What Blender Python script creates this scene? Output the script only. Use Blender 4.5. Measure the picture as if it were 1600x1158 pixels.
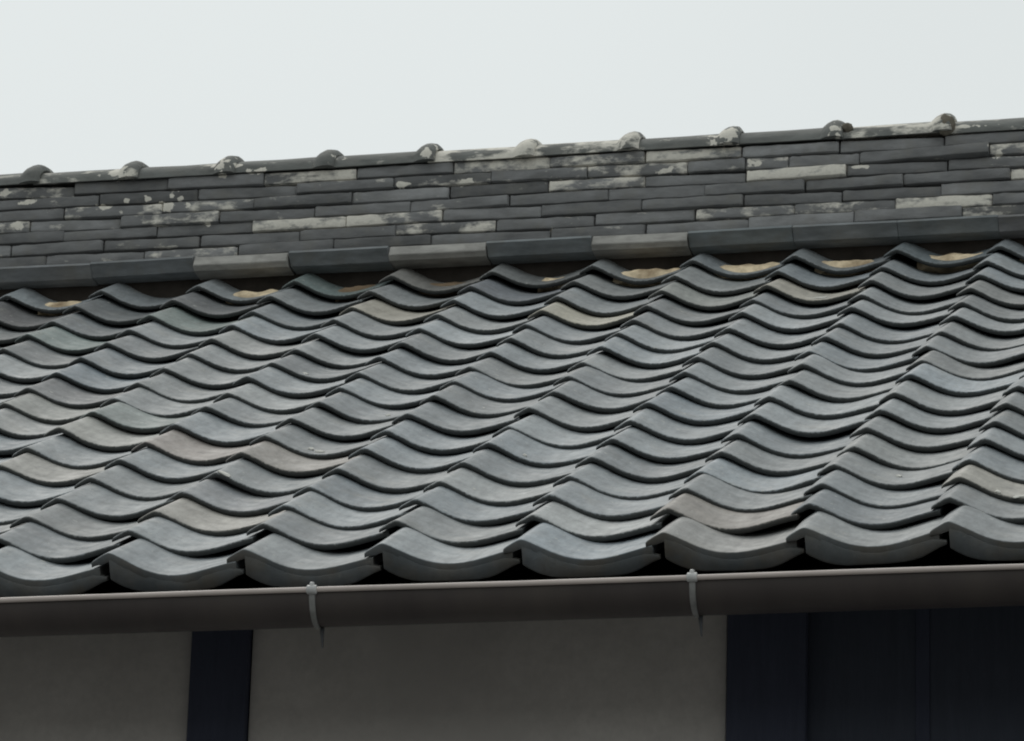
import bpy, bmesh, math, random
from mathutils import Matrix, Vector, noise
import numpy as np

for o in list(bpy.data.objects):
    bpy.data.objects.remove(o)
S = bpy.context.scene
COL = S.collection
R = math.radians
rnd = random.Random(7)

# ------------------------------------------------------------------ camera
CAM = Vector((2.6812, -8.3970, -2.7638))
YAW, PIT, ROL = -0.222584, 0.345307, 0.030104
f = Vector((math.sin(YAW)*math.cos(PIT), math.cos(YAW)*math.cos(PIT), math.sin(PIT)))
rt = Vector((math.cos(YAW), -math.sin(YAW), 0))
up = rt.cross(f)
rr = rt*math.cos(ROL) + up*math.sin(ROL)
uu = up*math.cos(ROL) - rt*math.sin(ROL)
cd = bpy.data.cameras.new('camera')
cam = bpy.data.objects.new('camera', cd)
COL.objects.link(cam)
cam.matrix_world = Matrix(((rr.x, uu.x, -f.x, CAM.x), (rr.y, uu.y, -f.y, CAM.y), (rr.z, uu.z, -f.z, CAM.z), (0, 0, 0, 1)))
cd.sensor_width = 36
cd.lens = 7620*36/1600
cd.clip_start, cd.clip_end = 0.1, 3000
S.camera = cam

# ------------------------------------------------------------------ sky and sun
SUN_EL, SUN_AZ = 58, -35          # azimuth counted from +y (into the picture) towards +x
w = bpy.data.worlds.new('World')
S.world = w
w.use_nodes = True
nt = w.node_tree
bg = nt.nodes['Background']
sky = nt.nodes.new('ShaderNodeTexSky')
sky.sky_type = 'NISHITA'
sky.sun_disc = False
sky.sun_elevation = R(SUN_EL)
sky.sun_rotation = R(SUN_AZ)
sky.air_density, sky.dust_density = 1.0, 3.0
mx = nt.nodes.new('ShaderNodeMixRGB')
mx.inputs[0].default_value = 0.9              # an even overcast layer over the clear sky
mx.inputs[2].default_value = (7.55, 7.95, 7.80, 1)
tc = nt.nodes.new('ShaderNodeTexCoord')
cn = nt.nodes.new('ShaderNodeTexNoise')
cn.inputs['Scale'].default_value = 2.2
cn.inputs['Detail'].default_value = 3
cr = nt.nodes.new('ShaderNodeMapRange')
cr.inputs[1].default_value, cr.inputs[2].default_value = 0.3, 0.7
cr.inputs[3].default_value, cr.inputs[4].default_value = 0.95, 1.06
mu = nt.nodes.new('ShaderNodeMixRGB')
mu.blend_type = 'MULTIPLY'
mu.inputs[0].default_value = 1
nt.links.new(tc.outputs['Generated'], cn.inputs['Vector'])
nt.links.new(cn.outputs['Fac'], cr.inputs[0])
nt.links.new(sky.outputs[0], mx.inputs[1])
nt.links.new(mx.outputs[0], mu.inputs[1])
nt.links.new(cr.outputs[0], mu.inputs[2])
nt.links.new(mu.outputs[0], bg.inputs[0])
bg.inputs[1].default_value = 0.1

sd = bpy.data.lights.new('sun', 'SUN')
sd.energy = 1.0
sd.angle = R(35)
sd.color = (1.0, 0.97, 0.92)
sun = bpy.data.objects.new('sun', sd)
COL.objects.link(sun)
sv = Vector((math.sin(R(SUN_AZ))*math.cos(R(SUN_EL)), math.cos(R(SUN_AZ))*math.cos(R(SUN_EL)), math.sin(R(SUN_EL))))
sun.rotation_euler = sv.to_track_quat('Z', 'Y').to_euler()
sun.location = (0, 0, 12)

S.view_settings.view_transform = 'Standard'
S.view_settings.look = 'None'
S.view_settings.exposure = 0
S.view_settings.gamma = 1
S.view_settings.use_curve_mapping = False
S.render.engine = 'CYCLES'
S.cycles.filter_width = 2.0

# ------------------------------------------------------------------ materials
class NT:
    def __init__(s, name, rough=0.6, spec=0.5):
        s.m = bpy.data.materials.new(name)
        s.m.use_nodes = True
        s.t = s.m.node_tree
        s.b = s.t.nodes['Principled BSDF']
        s.b.inputs['Roughness'].default_value = rough
        s.b.inputs['Specular IOR Level'].default_value = spec
    def n(s, typ, **kw):
        nd = s.t.nodes.new(typ)
        for k, v in kw.items():
            setattr(nd, k, v)
        return nd
    def l(s, a, b):
        s.t.links.new(a, b)
    def coords(s, stretch=(1, 1, 1)):
        tc = s.n('ShaderNodeTexCoord')
        oi = s.n('ShaderNodeObjectInfo')
        k = s.n('ShaderNodeVectorMath', operation='SCALE')
        k.inputs[0].default_value = (37, 53, 71)
        s.l(oi.outputs['Random'], k.inputs['Scale'])
        m = s.n('ShaderNodeVectorMath', operation='MULTIPLY')
        m.inputs[1].default_value = stretch
        s.l(tc.outputs['Object'], m.inputs[0])
        a = s.n('ShaderNodeVectorMath', operation='ADD')
        s.l(m.outputs[0], a.inputs[0])
        s.l(k.outputs[0], a.inputs[1])
        return a.outputs[0], oi
    def noise(s, vec, scale, detail=4, rough=0.55):
        nd = s.n('ShaderNodeTexNoise')
        nd.inputs['Scale'].default_value = scale
        nd.inputs['Detail'].default_value = detail
        nd.inputs['Roughness'].default_value = rough
        s.l(vec, nd.inputs['Vector'])
        return nd.outputs['Fac']
    def rng(s, val, a, b, c, d):
        nd = s.n('ShaderNodeMapRange')
        for i, v in enumerate((a, b, c, d)):
            nd.inputs[i+1].default_value = v
        s.l(val, nd.inputs[0])
        return nd.outputs[0]
    def math(s, op, a, b):
        nd = s.n('ShaderNodeMath', operation=op)
        for i, v in enumerate((a, b)):
            if isinstance(v, (int, float)):
                nd.inputs[i].default_value = v
            else:
                s.l(v, nd.inputs[i])
        return nd.outputs[0]
    def mix(s, fac, a, b, mode='MIX'):
        nd = s.n('ShaderNodeMixRGB', blend_type=mode)
        for i, v in enumerate((fac, a, b)):
            if isinstance(v, (int, float)):
                nd.inputs[i].default_value = v
            elif isinstance(v, tuple):
                nd.inputs[i].default_value = v + (1,)
            else:
                s.l(v, nd.inputs[i])
        return nd.outputs[0]
    def bump(s, h, strength, dist):
        nd = s.n('ShaderNodeBump')
        nd.inputs['Strength'].default_value = strength
        nd.inputs['Distance'].default_value = dist
        s.l(h, nd.inputs['Height'])
        s.l(nd.outputs[0], s.b.inputs['Normal'])
    def done(s, col):
        s.l(col, s.b.inputs['Base Color'])
        return s.m

def clay_tile():
    # smoked grey clay: the colour of each tile is its object colour
    t = NT('smoked_clay', 0.62, 0.45)
    v, oi = t.coords()
    vs, _ = t.coords((1, 0.25, 1))
    c = t.mix(1.0, oi.outputs['Color'], t.rng(t.noise(v, 14, 3), 0.3, 0.7, 0.84, 1.14), 'MULTIPLY')
    c = t.mix(1.0, c, t.rng(t.noise(vs, 90, 4), 0.3, 0.7, 0.86, 1.13), 'MULTIPLY')
    # warm weathering blotches
    c = t.mix(t.rng(t.noise(v, 9, 5, 0.65), 0.56, 0.78, 0, 0.45), c, (0.30, 0.29, 0.26))
    c = t.mix(t.rng(t.noise(v, 23, 4, 0.6), 0.60, 0.72, 0, 0.35), c, (0.10, 0.11, 0.11))
    # fine dark grit and water streaks running down the tile
    c = t.mix(t.rng(t.noise(v, 170, 3, 0.6), 0.57, 0.70, 0, 0.42), c, (0.075, 0.08, 0.08))
    vw, _ = t.coords((1, 0.1, 1))
    c = t.mix(1.0, c, t.rng(t.noise(vw, 55, 4, 0.6), 0.3, 0.7, 0.88, 1.12), 'MULTIPLY')
    # pale lichen dots
    c = t.mix(t.rng(t.noise(v, 60, 3, 0.5), 0.68, 0.73, 0, 0.6), c, (0.46, 0.46, 0.42))
    # grime and moss specks on front edges; shade of the front faces painted in
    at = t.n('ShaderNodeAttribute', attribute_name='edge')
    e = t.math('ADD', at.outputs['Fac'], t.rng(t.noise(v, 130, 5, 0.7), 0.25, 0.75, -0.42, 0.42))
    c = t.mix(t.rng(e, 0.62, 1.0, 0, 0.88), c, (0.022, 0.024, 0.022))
    # the hanging face of the eave tiles has its shade painted in as brown-grey
    so = t.n('ShaderNodeAttribute', attribute_name='eave_shade')
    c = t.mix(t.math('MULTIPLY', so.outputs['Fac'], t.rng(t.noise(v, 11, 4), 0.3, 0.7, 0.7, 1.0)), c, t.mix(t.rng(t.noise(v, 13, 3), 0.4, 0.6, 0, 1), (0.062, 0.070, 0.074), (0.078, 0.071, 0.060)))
    t.l(t.rng(t.noise(v, 30, 4), 0.3, 0.7, 0.5, 0.75), t.b.inputs['Roughness'])
    t.bump(t.noise(v, 160, 5, 0.65), 0.35, 0.0012)
    return t.done(c)

SPOTS = [(-1.103, 2.063, 0.0215, 0.0118), (-1.054, 2.048, 0.0125, 0.0079), (-0.929, 2.063, 0.0252, 0.0176), (-0.913, 2.093, 0.0144, 0.0118), (-0.888, 2.084, 0.0108, 0.0079), (-0.979, 2.084, 0.0198, 0.0079), (-1.041, 2.086, 0.0125, 0.0059), (-0.865, 2.063, 0.0162, 0.0097), (-1.338, 2.024, 0.0287, 0.0118), (-1.387, 2.131, 0.0144, 0.0097), (-1.325, 2.092, 0.0233, 0.0097), (1.309, 2.084, 0.0198, 0.0156), (0.134, 1.934, 0.009, 0.0097), (-0.105, 2.08, 0.0252, 0.0079), (-0.28, 2.087, 0.0179, 0.0097), (-0.814, 2.006, 0.0162, 0.0079), (1.372, 2.024, 0.0287, 0.0156), (-1.064, 2.163, 0.0396, 0.0097), (-0.679, 2.15, 0.0252, 0.0097), (-0.777, 2.143, 0.0108, 0.0097), (0.438, 2.087, 0.0252, 0.0079), (0.676, 2.095, 0.0179, 0.0118), (0.938, 2.065, 0.045, 0.0059), (1.215, 2.162, 0.0719, 0.0059), (-1.062, 2.172, 0.035, 0.024), (-0.777, 2.172, 0.026, 0.026), (-0.734, 2.172, 0.012, 0.012), (-0.456, 2.172, 0.014, 0.014), (-0.209, 2.172, 0.03, 0.022), (0.047, 2.172, 0.03, 0.03), (0.322, 2.172, 0.016, 0.02), (0.59, 2.172, 0.034, 0.028), (0.885, 2.172, 0.025, 0.02)]

def ridge_clay():
    # thin stacked tiles: old dark clay, with chalky lichen crust on some (object property «lichen»)
    t = NT('weathered_ridge_clay', 0.8, 0.3)
    v, oi = t.coords()
    vx, _ = t.coords((0.35, 1, 1))
    c = t.mix(1.0, oi.outputs['Color'], t.rng(t.noise(vx, 30, 5, 0.6), 0.3, 0.7, 0.7, 1.3), 'MULTIPLY')
    c = t.mix(t.rng(t.noise(v, 18, 4), 0.5, 0.7, 0, 0.5), c, (0.17, 0.165, 0.15))
    at = t.n('ShaderNodeAttribute', attribute_type='OBJECT', attribute_name='lichen')
    geo = t.n('ShaderNodeNewGeometry')
    P = geo.outputs['Position']
    flat = t.n('ShaderNodeVectorMath', operation='MULTIPLY')
    flat.inputs[1].default_value = (0.55, 1, 1)
    t.l(P, flat.inputs[0])
    n1 = t.math('ADD', t.math('MULTIPLY', t.noise(vx, 22, 6, 0.62), 0.5), t.math('MULTIPLY', t.noise(flat.outputs[0], 26, 6, 0.65), 0.5))
    n1 = t.rng(n1, 0.36, 0.64, 0.22, 0.78)
    m = t.math('ADD', n1, at.outputs['Fac'])
    # round colonies of crust: centre x, height, half width, half height (m)
    wn = t.n('ShaderNodeTexNoise')
    wn.inputs['Scale'].default_value = 45
    wn.inputs['Detail'].default_value = 4
    t.l(P, wn.inputs['Vector'])
    best = None
    for cx, cz, hx, hz in SPOTS:
        a_ = t.n('ShaderNodeVectorMath', operation='SUBTRACT')
        t.l(P, a_.inputs[0]); a_.inputs[1].default_value = (cx, 0, cz)
        b_ = t.n('ShaderNodeVectorMath', operation='MULTIPLY')
        t.l(a_.outputs[0], b_.inputs[0]); b_.inputs[1].default_value = (1/hx, 0, 1/hz)
        l_ = t.n('ShaderNodeVectorMath', operation='LENGTH')
        t.l(b_.outputs[0], l_.inputs[0])
        best = l_.outputs['Value'] if best is None else t.math('MINIMUM', best, l_.outputs['Value'])
    d_ = t.math('ADD', best, t.rng(wn.outputs['Fac'], 0.3, 0.7, -1.0, 0.9))
    m = t.math('MAXIMUM', m, t.rng(d_, 0.65, 1.0, 0.97, 0.5))
    c = t.mix(t.rng(m, 0.78, 0.95, 0, 0.9), c, t.mix(t.noise(v, 120, 4), (0.55, 0.52, 0.46), (0.78, 0.75, 0.67)))
    t.bump(t.noise(vx, 110, 5, 0.7), 0.6, 0.003)
    return t.done(c)

def simple(name, col, rough, spec, var=0.15, scale=20, bump=0.0, stretch=(1, 1, 1), col2=None, a=0.45, b=0.65):
    t = NT(name, rough, spec)
    v, oi = t.coords(stretch)
    c = t.mix(1.0, col, t.rng(t.noise(v, scale, 5, 0.6), 0.3, 0.7, 1-var, 1+var), 'MULTIPLY')
    if var < .12:
        c = t.mix(1.0, c, t.rng(t.noise(v, scale*9, 6, 0.7), 0.3, 0.7, .93, 1.07), 'MULTIPLY')
    if col2:
        c = t.mix(t.rng(t.noise(v, scale*0.35, 4, 0.6), a, b, 0, 1), c, col2)
    if bump:
        t.bump(t.noise(v, scale*6, 5, 0.6), bump, 0.002)
    return t.done(c)

M_TILE = clay_tile()
M_RIDGE = ridge_clay()
M_MUD = simple('cream_mortar', (0.72, 0.59, 0.41), 0.95, 0.1, 0.3, 30, 0.8, col2=(0.30, 0.22, 0.14), a=0.48, b=0.66)
M_MUDD = simple('shaded_mud', (0.20, 0.145, 0.095), 0.95, 0.1, 0.25, 40, 0.8)  # darker copy of the mortar, shade of the deep valleys painted in
M_CORE = simple('dark_earth', (0.035, 0.03, 0.026), 0.95, 0.1, 0.3, 15, 0.5)
M_WOOD = simple('blackened_wood', (0.068, 0.076, 0.112), 0.8, 0.2, 0.10, 9, 0.3, (6, 6, 0.6))
M_BOARD = simple('dark_boards', (0.068, 0.077, 0.103), 0.8, 0.2, 0.09, 9, 0.3, (6, 6, 0.5))
M_PLASTER = simple('old_white_plaster', (0.64, 0.605, 0.575), 0.92, 0.15, 0.10, 6, 0.25, col2=(0.56, 0.53, 0.505))
M_GUTTER = simple('brown_gutter_plastic', (0.050, 0.042, 0.040), 0.55, 0.25, 0.14, 12, 0.15, (1, 0.3, 0.3), col2=(0.068, 0.058, 0.052))
M_RIM = simple('sheen_gutter_rim', (0.46, 0.40, 0.37), 0.4, 0.5, 0.12, 14, 0.0, (0.4, 1, 1))  # sky sheen on the brown rim, painted in as a pale colour
M_ZINC = simple('galvanised_steel', (0.185, 0.185, 0.18), 0.5, 0.5, 0.25, 50)
M_GROUND = simple('grey_gravel', (0.165, 0.165, 0.16), 0.95, 0.2, 0.25, 0.7, 0.5)

# ------------------------------------------------------------------ objects
BASE = Vector((0.6, 2.2, -4.36))          # foot of the house on the ground
house = bpy.data.objects.new('house', None)
COL.objects.link(house)
house.location = BASE
house.empty_display_size = 0.5
house['label'] = 'old house with wavy grey clay tile roof, stacked slate ridge, brown gutter and plaster wall'
house['category'] = 'house'

def mesh(name, verts, faces, mat, smooth=35):
    me = bpy.data.meshes.new(name)
    me.from_pydata([tuple(v) for v in verts], [], faces)
    bm = bmesh.new()
    bm.from_mesh(me)
    bmesh.ops.recalc_face_normals(bm, faces=bm.faces)
    bm.to_mesh(me)
    bm.free()
    me.materials.append(mat)
    if smooth:
        me.shade_smooth()
        me.set_sharp_from_angle(angle=R(smooth))
    return me

def link(name, me, parent, mat4=None):
    o = bpy.data.objects.new(name, me)
    COL.objects.link(o)
    o.parent = parent
    m = mat4 or Matrix.Identity(4)
    if parent is house:
        m = Matrix.Translation(-BASE) @ m
    o.matrix_basis = m
    return o

def box(verts, faces, x0, x1, y0, y1, z0, z1, b=0.0):
    i = len(verts)
    verts += [(x0, y0, z0), (x1, y0, z0), (x1, y1, z0), (x0, y1, z0), (x0, y0, z1), (x1, y0, z1), (x1, y1, z1), (x0, y1, z1)]
    faces += [tuple(i+k for k in q) for q in ((0, 3, 2, 1), (4, 5, 6, 7), (0, 1, 5, 4), (1, 2, 6, 5), (2, 3, 7, 6), (3, 0, 4, 7))]

def bevel(me, w, seg=2):
    bm = bmesh.new()
    bm.from_mesh(me)
    bmesh.ops.bevel(bm, geom=bm.edges[:], offset=w, segments=seg, affect='EDGES', profile=0.5)
    bm.to_mesh(me)
    bm.free()
    me.shade_smooth()
    me.set_sharp_from_angle(angle=R(35))
    return me

def boxmesh(name, x0, x1, y0, y1, z0, z1, mat, bev=0.004):
    v, fc = [], []
    box(v, fc, x0, x1, y0, y1, z0, z1)
    me = mesh(name, v, fc, mat, 0)
    return bevel(me, bev) if bev else me

# ---- ground
g = 400
me = mesh('ground', [(-g, -g, BASE.z), (g, -g, BASE.z), (g, g, BASE.z), (-g, g, BASE.z)], [(0, 1, 2, 3)], M_GROUND, 0)
ground = bpy.data.objects.new('ground', me)
COL.objects.link(ground)
ground['kind'] = 'structure'

# ---- roof dimensions
W, L, SL = 0.265, 0.21298, 0.510493
e1 = Vector((0, math.cos(SL), math.sin(SL)))
nn = Vector((0, -math.sin(SL), math.cos(SL)))
ROWS = 18
X0, X1 = -3.4, 4.5               # ends of the house
RY = 3.41                        # ridge axis
RZ0, RZ1 = 1.851, 2.146          # bottom of the ridge base course, top of the stacked courses

# roof deck under the tiles (front and back slope)
def deck():
    a = Vector((0, 0.06, -0.095)); k = RY - a.y
    top = a.z + k*math.tan(SL)
    prof = [(a.y, a.z), (RY, top), (2*RY - a.y, a.z), (2*RY - a.y, a.z-0.07), (RY, top-0.09), (a.y, a.z-0.022)]
    v, fc = [], []
    for x in (X0, X1):
        v += [(x, y, z) for y, z in prof]
    n = len(prof)
    for i in range(n):
        fc.append((i, (i+1) % n, n+(i+1) % n, n+i))
    fc += [(0, 1, 4, 5), (1, 2, 3, 4), (n, n+5, n+4, n+1), (n+1, n+4, n+3, n+2)]
    return mesh('roof', v, fc, M_CORE, 0)
roof = link('roof', deck(), house)

# ---- one S-shaped tile
PROF = [(-.132, -18.0), (-.124, -15.6), (-.108, -12.8), (-.085, -9.4), (-.058, -5.6), (-.03, -2.0), (-.012, -.4), (0, 0), (.014, -.7), (.034, -2.6), (.065, -6.4), (.105, -12), (.15, -18.8),
        (.2, -26), (.25, -32.2), (.305, -37.8), (.365, -42.2), (.43, -44.9), (.5, -45.4), (.57, -44), (.64, -40.9), (.71, -36.9), (.78, -32.4), (.84, -28.6), (.89, -25.8), (.925, -24.6)]
TILE_TH = 0.0122

def tile_mesh(seed, eave=False):
    TH = 0.0185 if eave else TILE_TH
    def thick(u):
        return TH if u > -.05 else TH*(0.5 + 0.5*(u+.132)/.082)
    r = random.Random(seed)
    tw = r.uniform(-.0022, .0022)
    chips = [(r.uniform(-.1, .9), r.uniform(.015, .05), r.uniform(.003, .008)) for _ in range(r.choice((0, 1, 1, 2)))]
    sag = r.uniform(-.0015, .0015)
    wav = r.uniform(0, 6)
    rows = [(0.004, -1), (0.0015, -TH*0.78), (0.0, -.0048), (0.0006, -.0019), (0.0022, -.0005), (0.0055, 0), (0.022, 0), (0.11, 0), (0.19, 0), (0.272, 0)]
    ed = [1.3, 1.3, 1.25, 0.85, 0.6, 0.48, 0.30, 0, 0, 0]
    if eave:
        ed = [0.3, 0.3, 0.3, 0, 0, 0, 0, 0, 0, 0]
        rows = [(y if k > 5 else y*.6, dz*.5 if -.005 < dz < 0 else dz) for k, (y, dz) in enumerate(rows)]
    verts, faces, edge = [], [], []
    n = len(PROF)
    for k, (y, dz) in enumerate(rows):
        for u, z in PROF:
            t = thick(u)
            zz = z/1000 + (-t if dz == -1 else max(dz, -t*0.8))
            zz += tw*(u-.4)*(1-y/.27) + sag*math.sin(u*3.3) + 0.0006*math.sin(wav+u*9+y*11)
            for cu, cw, cd_ in chips:                  # small chips out of the front edge
                if k < 6:
                    y = max(y, cd_*max(0, 1-abs(u-cu)/cw) + y)
            yy = y + 0.0009*math.sin(wav*2+u*13) + 0.0005*math.sin(wav+u*41)
            verts.append((u*W, yy, zz))
            edge.append(ed[k])
    m = len(rows)
    # underside back rows
    for y in (0.05, 0.272):
        for u, z in PROF:
            verts.append((u*W, y, z/1000 - thick(u) + tw*(u-.4)*(1-y/.27) + sag*math.sin(u*3.3)))
            edge.append(0)
    order = list(range(m)) + [m+1, m]         # loop: front bottom -> top -> back -> under
    for a in range(len(order)):
        b = (a+1) % len(order)
        for i in range(n-1):
            faces.append((order[a]*n+i, order[a]*n+i+1, order[b]*n+i+1, order[b]*n+i))
    faces.append(tuple(k*n for k in order))
    faces.append(tuple(k*n+n-1 for k in reversed(order)))
    if eave:                                   # the hanging apron of an eave tile
        bot = [(0.0, -51), (.03, -56.5), (.06, -61), (.10, -66.5), (.15, -71.5), (.2, -75), (.27, -77.5), (.4, -78.5), (.5, -79), (.6, -78.5), (.68, -77.2), (.75, -74.5), (.81, -69.5), (.87, -62), (.925, -55), (.975, -50)]
        us = [p[0] for p in PROF]; zs = [p[1] for p in PROF]
        i0 = len(verts)
        for u, zb in bot:
            zt = float(np.interp(u, us, zs)) - 12 if u < .9 else -38 - (u-.9)*60
            zm = zt - 3
            for y, z in ((0.0016, zt), (0.0010, zm), (0.0022, zb+3), (0.005, zb), (0.018, zb), (0.020, zt)):
                verts.append((u*W, y, z/1000))
                edge.append(0.3)
        q = 6
        for k in range(len(bot)-1):
            for a in range(q):
                b = (a+1) % q
                faces.append((i0+k*q+a, i0+(k+1)*q+a, i0+(k+1)*q+b, i0+k*q+b))
        faces.append(tuple(i0+a for a in range(q)))
        faces.append(tuple(i0+(len(bot)-1)*q+a for a in reversed(range(q))))
    me = mesh('eave_tile' if eave else 'roof_tile', verts, faces, M_TILE, 50)
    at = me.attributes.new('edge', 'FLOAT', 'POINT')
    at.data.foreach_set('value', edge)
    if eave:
        me.attributes.new('eave_shade', 'FLOAT', 'POINT').data.foreach_set('value', [1.0 if e == 0.3 else 0.0 for e in edge])
    return me

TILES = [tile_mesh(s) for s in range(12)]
EAVES = [tile_mesh(s+20, True) for s in range(3)]
STEP = 0.0146
TILT = math.atan(STEP/L)
# small departures of the courses from a perfect plane, as laid: sideways shift and sag of each row (m)
SHIFT = [.0135, -.009, -.0147, -.0188, -.010, -.0083, -.0095, -.0055, .006, .0005, -.0075, -.0025, .0005, 0, -.005, -.005, -.0085, .0055]
SAG = [.002, .0055, .003, -.001, -.0015, -.003, -.003, -.001, -.0035, -.006, -.008, -.0088, -.0088, -.0075, -.0062, -.004, .001, .009]
GREY = (0.208, 0.225, 0.235)
SPECIAL = {  # (column, row): colour of tiles that differ from the common grey
    (-2, 7): (.255, .255, .24), (-2, 5): (.24, .235, .22), (-1, 6): (.25, .225, .21), (0, 2): (.25, .24, .22), (0, 5): (.22, .205, .19), (-1, 15): (.25, .235, .20),
    (1, 14): (.30, .285, .235), (3, 15): (.27, .255, .22), (2, 15): (.20, .21, .20), (6, 2): (.25, .24, .215), (-2, 17): (.14, .172, .168), (-3, 15): (.15, .18, .172),
    (-4, 14): (.15, .185, .18), (-3, 11): (.14, .165, .185), (-3, 10): (.12, .125, .13), (4, 17): (.12, .14, .15), (0, 16): (.14, .152, .168), (-5, 16): (.115, .115, .118),
    (-4, 16): (.11, .12, .125), (-3, 16): (.12, .125, .13), (-3, 9): (.205, .21, .20), (4, 1): (.195, .18, .165), (5, 4): (.19, .20, .20), (-4, 13): (.12, .13, .135),
    (-2, 8): (.16, .185, .18), (0, 3): (.17, .18, .19), (4, 0): (.20, .20, .195), (-1, 17): (.17, .165, .155)}
far, WHERE = [], {}
for j in range(ROWS):
    lo, hi = math.floor(-1.2 - .27*j) - 2, math.ceil(6.7 - .09*j) + 1
    for i in range(-13, 17):
        r = random.Random(i*131 + j*977 + 5)
        p = Vector((i*W + SHIFT[j], 0, 0)) + e1*(j*L) + nn*SAG[j]
        big = 1.0 if r.random() > .14 else 2.1
        p += Vector((r.gauss(0, .0016), 0, 0)) + e1*r.gauss(0, .0032*big) + nn*max(-.0022, r.gauss(0.0006, .0014*big))
        M = Matrix.Translation(p) @ Matrix.Rotation(SL - TILT + r.gauss(0, .006) + (.03 if j == ROWS-1 else 0), 4, 'X') @ Matrix.Rotation(r.gauss(0, .010*big), 4, 'Z') @ Matrix.Rotation(r.gauss(0, .008*big), 4, 'Y')
        me = r.choice(EAVES if j == 0 else TILES)
        k = math.exp(r.gauss(0, .135))
        h = r.gauss(0, .02)
        c = (GREY[0]*k*(1+h), GREY[1]*k, GREY[2]*k*(1-h))
        c = tuple(q*1.14 for q in SPECIAL[i, j]) if (i, j) in SPECIAL else c
        WHERE[i, j] = M
        if lo <= i <= hi:
            o = link('eave_tile' if j == 0 else 'roof_tile', me, roof, M)
            o.color = (*c, 1)
        else:
            far.append((me, M))
# the tiles that lie beyond both sides of the view: one mesh
def join(name, items, mat, parent, col=None):
    v, fc, ed, base = [], [], [], 0
    for me, M in items:
        n = len(me.vertices)
        co = np.empty(n*3, 'f'); me.vertices.foreach_get('co', co)
        A = np.array(M)
        v.append(co.reshape(-1, 3) @ A[:3, :3].T + A[:3, 3])
        if 'edge' in me.attributes:
            e = np.empty(n, 'f'); me.attributes['edge'].data.foreach_get('value', e); ed.append(e)
        fc += [tuple(base+q for q in p.vertices) for p in me.polygons]
        base += n
    out = bpy.data.meshes.new(name)
    out.from_pydata(np.concatenate(v).tolist(), [], fc)
    out.materials.append(mat)
    out.shade_smooth()
    out.set_sharp_from_angle(angle=R(50))
    if ed:
        out.attributes.new('edge', 'FLOAT', 'POINT').data.foreach_set('value', np.concatenate(ed))
    o = link(name, out, parent)
    if col:
        o.color = (*col, 1)
    o['kind'] = 'stuff'
    return o
join('outer_roof_tiles', far, M_TILE, roof, GREY)

# ---- ridge: earth core, thick base course, seven thin courses, half-round caps
def px(p):                       # the courses were measured along the ridge; metres from there
    t = (p-800)/800
    return .027 + 1.385*t - .032*t*t

v, fc = [], []
prof = [(3.315, 1.70), (3.325, RZ1-.012), (2*RY-3.325, RZ1-.012), (2*RY-3.27, 1.70)]
for x in (X0+.02, X1-.02):
    v += [(x, y, z) for y, z in prof]
fc = [(0, 1, 5, 4), (1, 2, 6, 5), (2, 3, 7, 6), (3, 0, 4, 7), (3, 2, 1, 0), (4, 5, 6, 7)]
ridge = link('ridge', mesh('ridge', v, fc, M_CORE, 0), house)

def noshi(ln, h, r, d=0.13):
    """thin stacked tile: worn front edge, slightly uneven; front at y = 0, spans x 0..ln, z 0..h"""
    rd = r.uniform(.004, .0065)
    prof = [(d, 0), (.006, 0), (.0015, .0022), (0, .006), (.0005, h-rd), (rd*.45, h-rd*.3), (rd*1.5, h), (d, h)]
    n = len(prof)
    q_ = r.choice((.3, .6, 1.0, 1.5))
    xs = [0, .0025, .010] + [ln*(k+1)/8 for k in range(7)] + [ln-.010, ln-.0025, ln]
    inset = [.005*q_, .0015*q_] + [0]*9 + [.0015*q_, .005*q_]
    bow = r.uniform(-.0012, .0012)
    v, fc = [], []
    for k, x in enumerate(xs):
        wy = bow*math.sin(math.pi*x/ln) + r.uniform(-.0011, .0011)
        wz = r.uniform(-.0013, .0013)
        for y, z in prof:
            s_ = inset[k]
            yy = y + (s_ if y < .05 else 0) + (wy if y < .05 else 0)
            zz = min(max(z, s_*.35), h - s_*.35) + (wz if z > h*.4 else -wz*.6)
            v.append((x, yy, zz))
    for k in range(len(xs)-1):
        for a in range(n):
            b = (a+1) % n
            fc.append((k*n+a, (k+1)*n+a, (k+1)*n+b, k*n+b))
    fc += [tuple(range(n)), tuple(reversed(range((len(xs)-1)*n, len(xs)*n)))]
    return mesh('ridge_tile', v, fc, M_RIDGE, 40)

JOINTS = [
    [-40, 110, 257, 407, 552, 705, 855, 1005, 1157, 1310, 1475, 1620],
    [-10, 150, 305, 460, 612, 765, 915, 1072, 1162, 1230, 1342, 1545, 1700],
    [-50, 97, 250, 395, 547, 700, 855, 1005, 1165, 1322, 1480, 1635],
    [45, 187, 342, 490, 640, 795, 950, 1100, 1257, 1410, 1578, 1730],
    [-60, 100, 245, 395, 540, 692, 845, 1002, 1162, 1315, 1470, 1620],
    [-130, 20, 165, 315, 470, 620, 775, 930, 1087, 1242, 1399, 1550, 1700],
    [-70, 77, 230, 375, 525, 675, 862, 1010, 1170, 1335, 1503, 1650]]
LICHEN = [  # per course: (pixel of the middle of the tile along the ridge, amount of pale crust)
    [(70, .22), (480, .36), (780, .30), (930, .27), (1080, .46)],
    [(540, .20), (690, .22), (840, .12), (1000, .24), (1120, .10), (1195, .22), (1440, .10), (1580, .24)],
    [(170, .24), (320, .18), (930, .38), (1240, .42), (1560, .14), (30, .16)],
    [(0, .26), (110, .20), (260, .18), (1640, .38)],
    [(470, .40), (620, .26), (660, .34)],
    [(230, .14), (700, .16), (1170, .27), (1320, .20), (1470, .36)],
    [(160, .12), (300, .20), (950, .10), (1580, .27)]]
pitch = (RZ1 - 1.899)/7
rest = []
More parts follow.
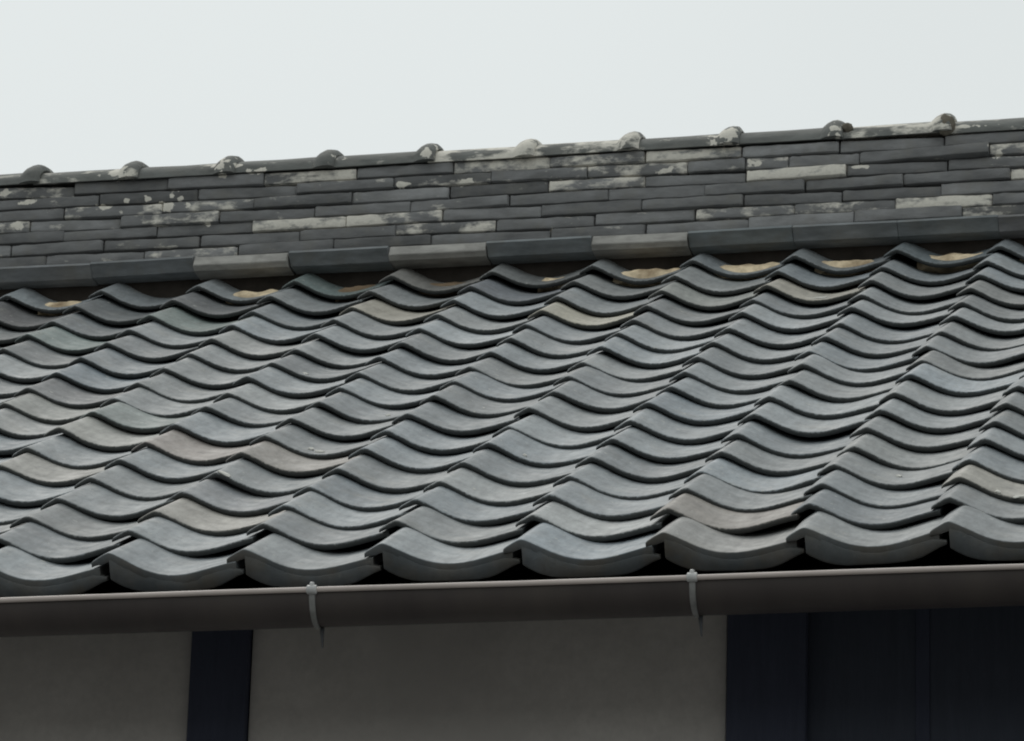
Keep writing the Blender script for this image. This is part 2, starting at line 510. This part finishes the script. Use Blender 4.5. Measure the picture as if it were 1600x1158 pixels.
for c in range(7):
    r = random.Random(50+c)
    js = [px(p) for p in JOINTS[c]]
    while js[0] > X0+.3:
        js.insert(0, js[0] - r.uniform(.245, .285))
    while js[-1] < X1-.3:
        js.append(js[-1] + r.uniform(.245, .285))
    z = RZ1 - pitch*(c+1)
    for a, b in zip(js, js[1:]):
        me = noshi(b-a-r.choice((.0004, .0012, .002, .0034)), pitch-r.uniform(.0006, .0048), r)
        M = Matrix.Translation((a, 3.268 + .0035*(6-c) + r.gauss(0, .0028), z + .0012 + r.uniform(-.0012, .0012) + .0035*noise.noise(Vector((a*1.4, c*.45, 3))))) @ Matrix.Rotation(r.gauss(0, .009), 4, 'Y') @ Matrix.Rotation(r.gauss(0, .014), 4, 'Z') @ Matrix.Rotation(r.gauss(-.05, .04), 4, 'X')
        if -2.1 < a and b < 2.1:
            o = link('ridge_tile', me, ridge, M)
            k = .165*math.exp(r.gauss(0, .17))
            o.color = (k*1.0, k*1.01, k*1.02, 1)
            li = r.uniform(-.08, .06)
            for p, am in LICHEN[c]:
                if a < px(p) < b:
                    li = am
            o['lichen'] = float(li) + .05
        else:
            rest.append((me, M))
o = join('outer_ridge_tiles', rest, M_RIDGE, ridge, (.165, .166, .168))
o['lichen'] = 0.05

BZ0 = 1.857
# base course: thick tiles with a rounded upper lip
def base_tile(ln, r, flat):
    h = RZ1 - pitch*7 - BZ0 - .002
    d = .16
    if flat:    # weathered slab, front face leaning back
        prof = [(d, 0), (.016, 0), (.011, .004), (.002, .0095), (.001, .0125), (.011, h-.006), (.016, h-.001), (.021, h), (d, h)]
    else:       # upright face under a rounded shoulder
        prof = [(d, 0), (.034, 0), (.030, .001), (.005, h-.0135), (.001, h-.0115), (.0025, h-.0095), (.012, h-.0015), (.016, h), (d, h)]
    n = len(prof)
    xs = [0, .003, ln*.5, ln-.003, ln]
    ins = [.0025, 0, 0, 0, .0025] if flat else [.0008, 0, 0, 0, .0008]
    v, fc = [], []
    for k, x in enumerate(xs):
        wy = r.uniform(-.0012, .0012)
        for y, z in prof:
            v.append((x, y + (ins[k]+wy if y < .1 else 0), z))
    for k in range(len(xs)-1):
        for a in range(n):
            b = (a+1) % n
            fc.append((k*n+a, (k+1)*n+a, (k+1)*n+b, k*n+b))
    fc += [tuple(range(n)), tuple(reversed(range((len(xs)-1)*n, len(xs)*n)))]
    return mesh('base_tile', v, fc, M_RIDGE, 30)
js = [px(p) for p in (-155, 0, 150, 310, 458, 613, 765, 928, 1078, 1240, 1403, 1560, 1715)]
r = random.Random(3)
while js[0] > X0+.3:
    js.insert(0, js[0]-.27)
while js[-1] < X1-.3:
    js.append(js[-1]+.275)
FLAT = [px(385), px(690), px(1000)]
for a, b in zip(js, js[1:]):
    flat = any(a < q < b for q in FLAT)
    if -2.3 < a and b < 2.3:
        M = Matrix.Translation((a+.002, 3.236+r.gauss(0, .003), BZ0+r.uniform(-.002, .001))) @ Matrix.Rotation(r.gauss(0, .006), 4, 'Y') @ Matrix.Rotation(r.gauss(0, .008), 4, 'Z')
        o = link('base_tile', base_tile(b-a-(.003 if flat else .0012), r, flat), ridge, M)
        o.color = (.33, .32, .30, 1) if flat else (.198*r.uniform(.94, 1.06), .208, .216, 1)
        o['lichen'] = .02 if flat else -.15
    else:
        o = link('base_tile', base_tile(b-a-.004, r, False), ridge, Matrix.Translation((a+.002, 3.236, BZ0)))
        o.color = (.198, .208, .216, 1)
        o['lichen'] = -.15

# half-round caps with a raised collar at the right end of each
def cap_mesh(ln, seed):
    r = random.Random(seed)
    st = [(0, .0), (.03, .0), (ln*.5, .0), (ln-.040, .001), (ln-.033, .007), (ln-.024, .0145), (ln-.012, .0195), (ln+.001, .021), (ln+.011, .0185), (ln+.018, .012), (ln+.021, .004)]
    N = 14
    v, fc = [], []
    for x, ex in st:
        wob = r.uniform(-.0012, .0012)
        for k in range(N+1):
            a = math.pi*k/N
            q = ex*(1 if 0 < k < N else .9)
            v.append((x + (wob if ex else 0), -math.cos(a)*(.125+q), math.sin(a)*(.063+q+wob) + (0 if 0 < k < N else -.001)))
    st2 = [(ln+.010, -.006), (0, -.012)]
    for x, ex in st2:
        for k in range(N+1):
            a = math.pi*k/N
            v.append((x, -math.cos(a)*(.125+ex), math.sin(a)*(.063+ex)))
    m = N+1
    T = len(st)+2
    for s in range(T):
        t = (s+1) % T
        for k in range(N):
            fc.append((s*m+k, s*m+k+1, t*m+k+1, t*m+k))
    fc.append(tuple(s*m for s in range(T)))
    fc.append(tuple(s*m+N for s in reversed(range(T))))
    return mesh('cap_tile', v, fc, M_RIDGE, 45)
cj = [px(p) for p in (-115, 45, 199, 350, 506, 664, 820, 983, 1140, 1303, 1475, 1640)]
while cj[0] > X0+.3:
    cj.insert(0, cj[0]-.272)
while cj[-1] < X1-.3:
    cj.append(cj[-1]+.278)
CAPL = [(740, .40), (900, .34), (270, .16), (120, .20), (1390, .36), (1220, .12), (1560, .22), (430, .16), (580, .14), (1060, .12)]
for n_, (a, b) in enumerate(zip(cj, cj[1:])):
    o = link('cap_tile', cap_mesh(b-a, n_), ridge, Matrix.Translation((a, RY-.003, RZ1+.0015+rnd.uniform(-.0015, .0015))) @ Matrix.Rotation(rnd.gauss(0, .005), 4, 'Y') @ Matrix.Rotation(rnd.gauss(0, .008), 4, 'X'))
    o.color = (.140, .145, .138, 1)
    o['lichen'] = .09
    for p, am in CAPL:
        if a < px(p) < b:
            o['lichen'] = am
# clump of dried mud that squeezes out of the cap joint near the right
def lump(name, cx, cy, cz, sx, sy, sz, seed):
    bm = bmesh.new()
    bmesh.ops.create_icosphere(bm, subdivisions=3, radius=1)
    for q in bm.verts:
        d = 1 + .3*noise.noise(q.co*1.7 + Vector((seed, 0, 0))) + .12*noise.noise(q.co*5 + Vector((seed, 3, 0)))
        q.co = Vector((q.co.x*sx*d, q.co.y*sy*d, q.co.z*sz*d))
    me = bpy.data.meshes.new(name)
    bm.to_mesh(me); bm.free()
    me.materials.append(M_MUD)
    me.shade_smooth()
    return link(name, me, ridge, Matrix.Translation((cx, cy, cz)))
M_MUD2 = simple('grey_mud', (0.15, 0.135, 0.11), 0.95, 0.1, 0.25, 40, 0.8)
for a_ in ((px(1475)+.004, RY-.122, RZ1+.024, .024, .022, .030, 1.3), (px(1303)+.030, RY-.118, RZ1+.034, .014, .016, .014, 4.1)):
    o = lump('mud_clump', *a_)
    o.data.materials[0] = M_MUD2

# dried mud packed into the valleys under the base course
MUD = {-5: .0, -4: None, -3: .0, -2: .012, -1: .020, 0: .008, 1: -.002, 2: -.004, 3: -.002, 4: .0, 5: -.002}
mc = []
for i in range(-12, 16):
    dy = MUD.get(i, .01)
    if dy is None:
        continue
    r = random.Random(i+900)
    span = {-5: (.26, .74), -3: (.22, .80), 0: (.40, .86), -2: (.34, .92), 3: (.16, .78)}.get(i, (.16, .895))
    low = {-5: -.008, -3: -.004, 0: -.006, 3: -.003}.get(i, 0)
    us = [span[0]+(span[1]-span[0])*k/21 for k in range(22)]
    v, fc = [], []
    for k, u in enumerate(us):
        zt = float(np.interp(u, [p_[0] for p_ in PROF], [p_[1] for p_ in PROF]))/1000
        ed_ = min(1, k/3, (len(us)-1-k)/3)
        for q, (yy, zz) in enumerate(((3.222, -.020), (3.226, .008), (3.238, .024), (3.262, .036), (3.312, .046), (3.312, -.04))):
            z_ = 1.767 + zz*.85 + (low if q else 0) - (1-ed_)*.012 + .007*noise.noise(Vector((u*7, q*1.3, i*3.7)))
            y_ = yy + dy + .0035*noise.noise(Vector((u*9+5, q*1.1, i*2.3)))
            v.append((i*W + SHIFT[17] + u*W, y_, z_))
    n = 6
    for k in range(len(us)-1):
        for a in range(n):
            b = (a+1) % n
            fc.append((k*n+a, (k+1)*n+a, (k+1)*n+b, k*n+b))
    fc += [tuple(range(n)), tuple(reversed(range((len(us)-1)*n, len(us)*n)))]
    link('mud_packing', mesh('mud_packing', v, fc, M_MUDD if i in (-2, -1) else M_MUD, 50), ridge)

# ---- wall under the eave
WY = 0.60
v, fc = [], []
box(v, fc, X0+.5, X1-.5, WY+.03, 2*RY-WY, BASE.z, -.03)
wall = link('wall', mesh('wall', v, fc, M_WOOD, 0), house)
ZT, ZB = 0.075, -3.3
def panel(name, x0, x1, y0, y1, z0, z1, mat, bev=.003):
    me = boxmesh(name, 0, x1-x0, 0, y1-y0, 0, z1-z0, mat, bev)
    return link(name, me, wall, Matrix.Translation((x0, y0, z0)))
for x0, x1 in ((-2.0, -1.03), (-.905, .006), (.131, 1.091), (2.22, 3.1)):
    panel('plaster_panel', x0, x1, WY, WY+.05, ZB, ZT, M_PLASTER)
for x0, x1 in ((-2.125, -2.002), (-1.028, -.907), (.0085, .1285), (1.0935, 1.25), (2.10, 2.217), (3.102, 3.22)):
    panel('post', x0, x1, WY-.018, WY+.06, BASE.z, ZT, M_WOOD, .006)
for x0, x1 in ((1.4605, 1.4875), (1.695, 1.72), (1.925, 1.95)):
    panel('batten', x0, x1, WY+.005, WY+.04, ZB, ZT-.01, M_WOOD, .0008)
for x0, x1 in ((1.2503, 1.4602), (1.4878, 1.6948), (1.7202, 1.9248), (1.9502, 2.0998)):
    panel('wall_board', x0, x1, WY+.007, WY+.045, ZB, ZT-.02, M_BOARD, .0006)
panel('sill_beam', X0+.55, X1-.55, WY-.03, WY+.08, ZB-.14, ZB-.002, M_WOOD, .006)
panel('top_beam', X0+.55, X1-.55, WY-.02, WY+.08, ZT+.002, ZT+.05, M_WOOD, .006)

# ---- gutter: half-round trough with a rolled rim, hung on steel brackets
GR, GY = 0.054, -0.006
def gz(x):
    return -.1045 - .0046*(x-.8)
def trough():
    N = 18
    v, fc = [], []
    xs = [X0-.05 + (X1-X0+.1)*k/10 for k in range(11)]
    ring = []
    for k in range(N+1):
        a = math.pi*k/N
        ring.append((-math.cos(a)*GR, -math.sin(a)*GR))
    for k in reversed(range(N+1)):
        a = math.pi*k/N
        ring.append((-math.cos(a)*(GR-.003), -math.sin(a)*(GR-.003)))
    n = len(ring)
    for x in xs:
        for y, z in ring:
            v.append((x, GY+y, gz(x)+z))
    for s in range(len(xs)-1):
        for a in range(n):
            b = (a+1) % n
            fc.append((s*n+a, s*n+b, (s+1)*n+b, (s+1)*n+a))
    m = N+1
    for s in (0, len(xs)-1):
        for k in range(N):
            fc.append((s*n+k, s*n+k+1, s*n+n-2-k, s*n+n-1-k))
    return mesh('gutter', v, fc, M_GUTTER, 60)
gutter = link('gutter', trough(), house)
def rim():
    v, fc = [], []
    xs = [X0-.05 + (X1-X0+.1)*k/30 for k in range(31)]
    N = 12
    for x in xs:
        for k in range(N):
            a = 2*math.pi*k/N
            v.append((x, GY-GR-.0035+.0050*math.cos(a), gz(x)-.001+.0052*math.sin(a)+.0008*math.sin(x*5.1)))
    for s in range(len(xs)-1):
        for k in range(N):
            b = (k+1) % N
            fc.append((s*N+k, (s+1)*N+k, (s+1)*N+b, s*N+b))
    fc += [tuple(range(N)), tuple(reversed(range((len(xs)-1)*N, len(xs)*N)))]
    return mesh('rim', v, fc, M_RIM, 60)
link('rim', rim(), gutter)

def strap_mesh():
    """steel strap round the front of the trough, from the rim clip to under the gutter"""
    v, fc = [], []
    N = 14
    for k in range(N+1):
        a = math.pi*(.04 + .72*k/N)
        hw = .0062 - .0018*k/N
        for rr_, sx in ((GR+.0008, -hw), (GR+.0034, -hw*.85), (GR+.0034, hw*.85), (GR+.0008, hw)):
            v.append((sx - .004*k/N, -math.cos(a)*rr_, -math.sin(a)*rr_))
    for s in range(N):
        for a in range(4):
            b = (a+1) % 4
            fc.append((s*4+a, (s+1)*4+a, (s+1)*4+b, s*4+b))
    fc += [(0, 1, 2, 3), tuple(N*4+k for k in (3, 2, 1, 0))]
    return mesh('bracket', v, fc, M_ZINC, 40)
def clip_mesh():
    v, fc = [], []
    N = 10
    for x in (-.0095, -.008, .008, .0095):
        q = .0088 if abs(x) < .009 else .0072
        for k in range(N):
            a = 2*math.pi*k/N
            v.append((x, q*math.cos(a), q*math.sin(a)))
    for s in range(3):
        for k in range(N):
            b = (k+1) % N
            fc.append((s*N+k, (s+1)*N+k, (s+1)*N+b, s*N+b))
    fc += [tuple(range(N)), tuple(reversed(range(3*N, 4*N)))]
    # bolt head on top
    i = len(v)
    for z, q in ((.004, .0048), (.0120, .0048), (.0138, .0030)):
        for k in range(8):
            a = 2*math.pi*k/8
            v.append((q*math.cos(a), -.0015+q*math.sin(a), z))
    for s in range(2):
        for k in range(8):
            b = (k+1) % 8
            fc.append((i+s*8+k, i+s*8+b, i+(s+1)*8+b, i+(s+1)*8+k))
    fc.append(tuple(i+16+k for k in range(8)))
    return mesh('clip', v, fc, M_ZINC2, 40)
def spike_mesh():
    v = [(-.004, 0, .012), (.006, 0, .012), (.006, .003, .012), (-.004, .003, .012), (.003, 0, -.034), (.005, 0, -.034), (.005, .003, -.034), (.003, .003, -.034)]
    fc = [(0, 1, 2, 3), (7, 6, 5, 4), (0, 4, 5, 1), (1, 5, 6, 2), (2, 6, 7, 3), (3, 7, 4, 0)]
    return mesh('strap_end', v, fc, M_DARKSTEEL, 0)
M_ZINC2 = simple('bright_zinc', (0.45, 0.45, 0.445), 0.4, 0.5, 0.2, 60)
M_DARKSTEEL = simple('dark_steel', (0.035, 0.037, 0.042), 0.6, 0.4, 0.2, 40)
SM, CM, PM = strap_mesh(), clip_mesh(), spike_mesh()
for x in (-2.42, -1.71, -.998, -.2855, .4285, 1.1424, 1.856, 2.57, 3.28):
    br = link('bracket', SM, gutter, Matrix.Translation((x, GY, gz(x))))
    link('clip', CM, br, Matrix.Translation((0, -GR-.0035, -.0005)))
    link('strap_end', PM, br, Matrix.Translation((.002, .012, -GR-.004)))

# ---- flakes of broken mortar and droppings lying on single tiles
M_FLAKE = simple('pale_mortar', (0.62, 0.61, 0.57), 0.95, 0.1, 0.2, 60, 0.6)
for n_, (i, j, u, y, sx, sy) in enumerate(((0, 4, .07, .018, .017, .010), (0, 6, .42, .03, .012, .007), (0, 6, .33, .05, .008, .006), (6, 2, .43, .008, .026, .006), (6, 2, .27, .010, .008, .006),
                                           (0, 8, .51, .085, .007, .006), (2, 5, .26, .03, .006, .005), (-1, 11, .28, .03, .008, .007), (5, 3, .42, .11, .008, .005), (3, 15, .48, .05, .018, .007))):
    bm = bmesh.new()
    bmesh.ops.create_icosphere(bm, subdivisions=2, radius=1)
    for q in bm.verts:
        d = 1 + .45*noise.noise(q.co*1.6 + Vector((n_*3.1, 0, 0)))
        q.co = Vector((q.co.x*sx*d, q.co.y*sy*d, q.co.z*.0028*d))
    me = bpy.data.meshes.new('mortar_flake')
    bm.to_mesh(me); bm.free()
    me.materials.append(M_FLAKE)
    zz = [float(np.interp(q, [p_[0] for p_ in PROF], [p_[1] for p_ in PROF]))/1000 for q in (u-.03, u, u+.03)]
    link('mortar_flake', me, roof, WHERE[i, j] @ Matrix.Translation((u*W, y, zz[1]+.0008)) @ Matrix.Rotation(math.atan2(zz[0]-zz[2], .06*W), 4, 'Y') @ Matrix.Rotation(n_*1.1*0.3, 4, 'Z'))
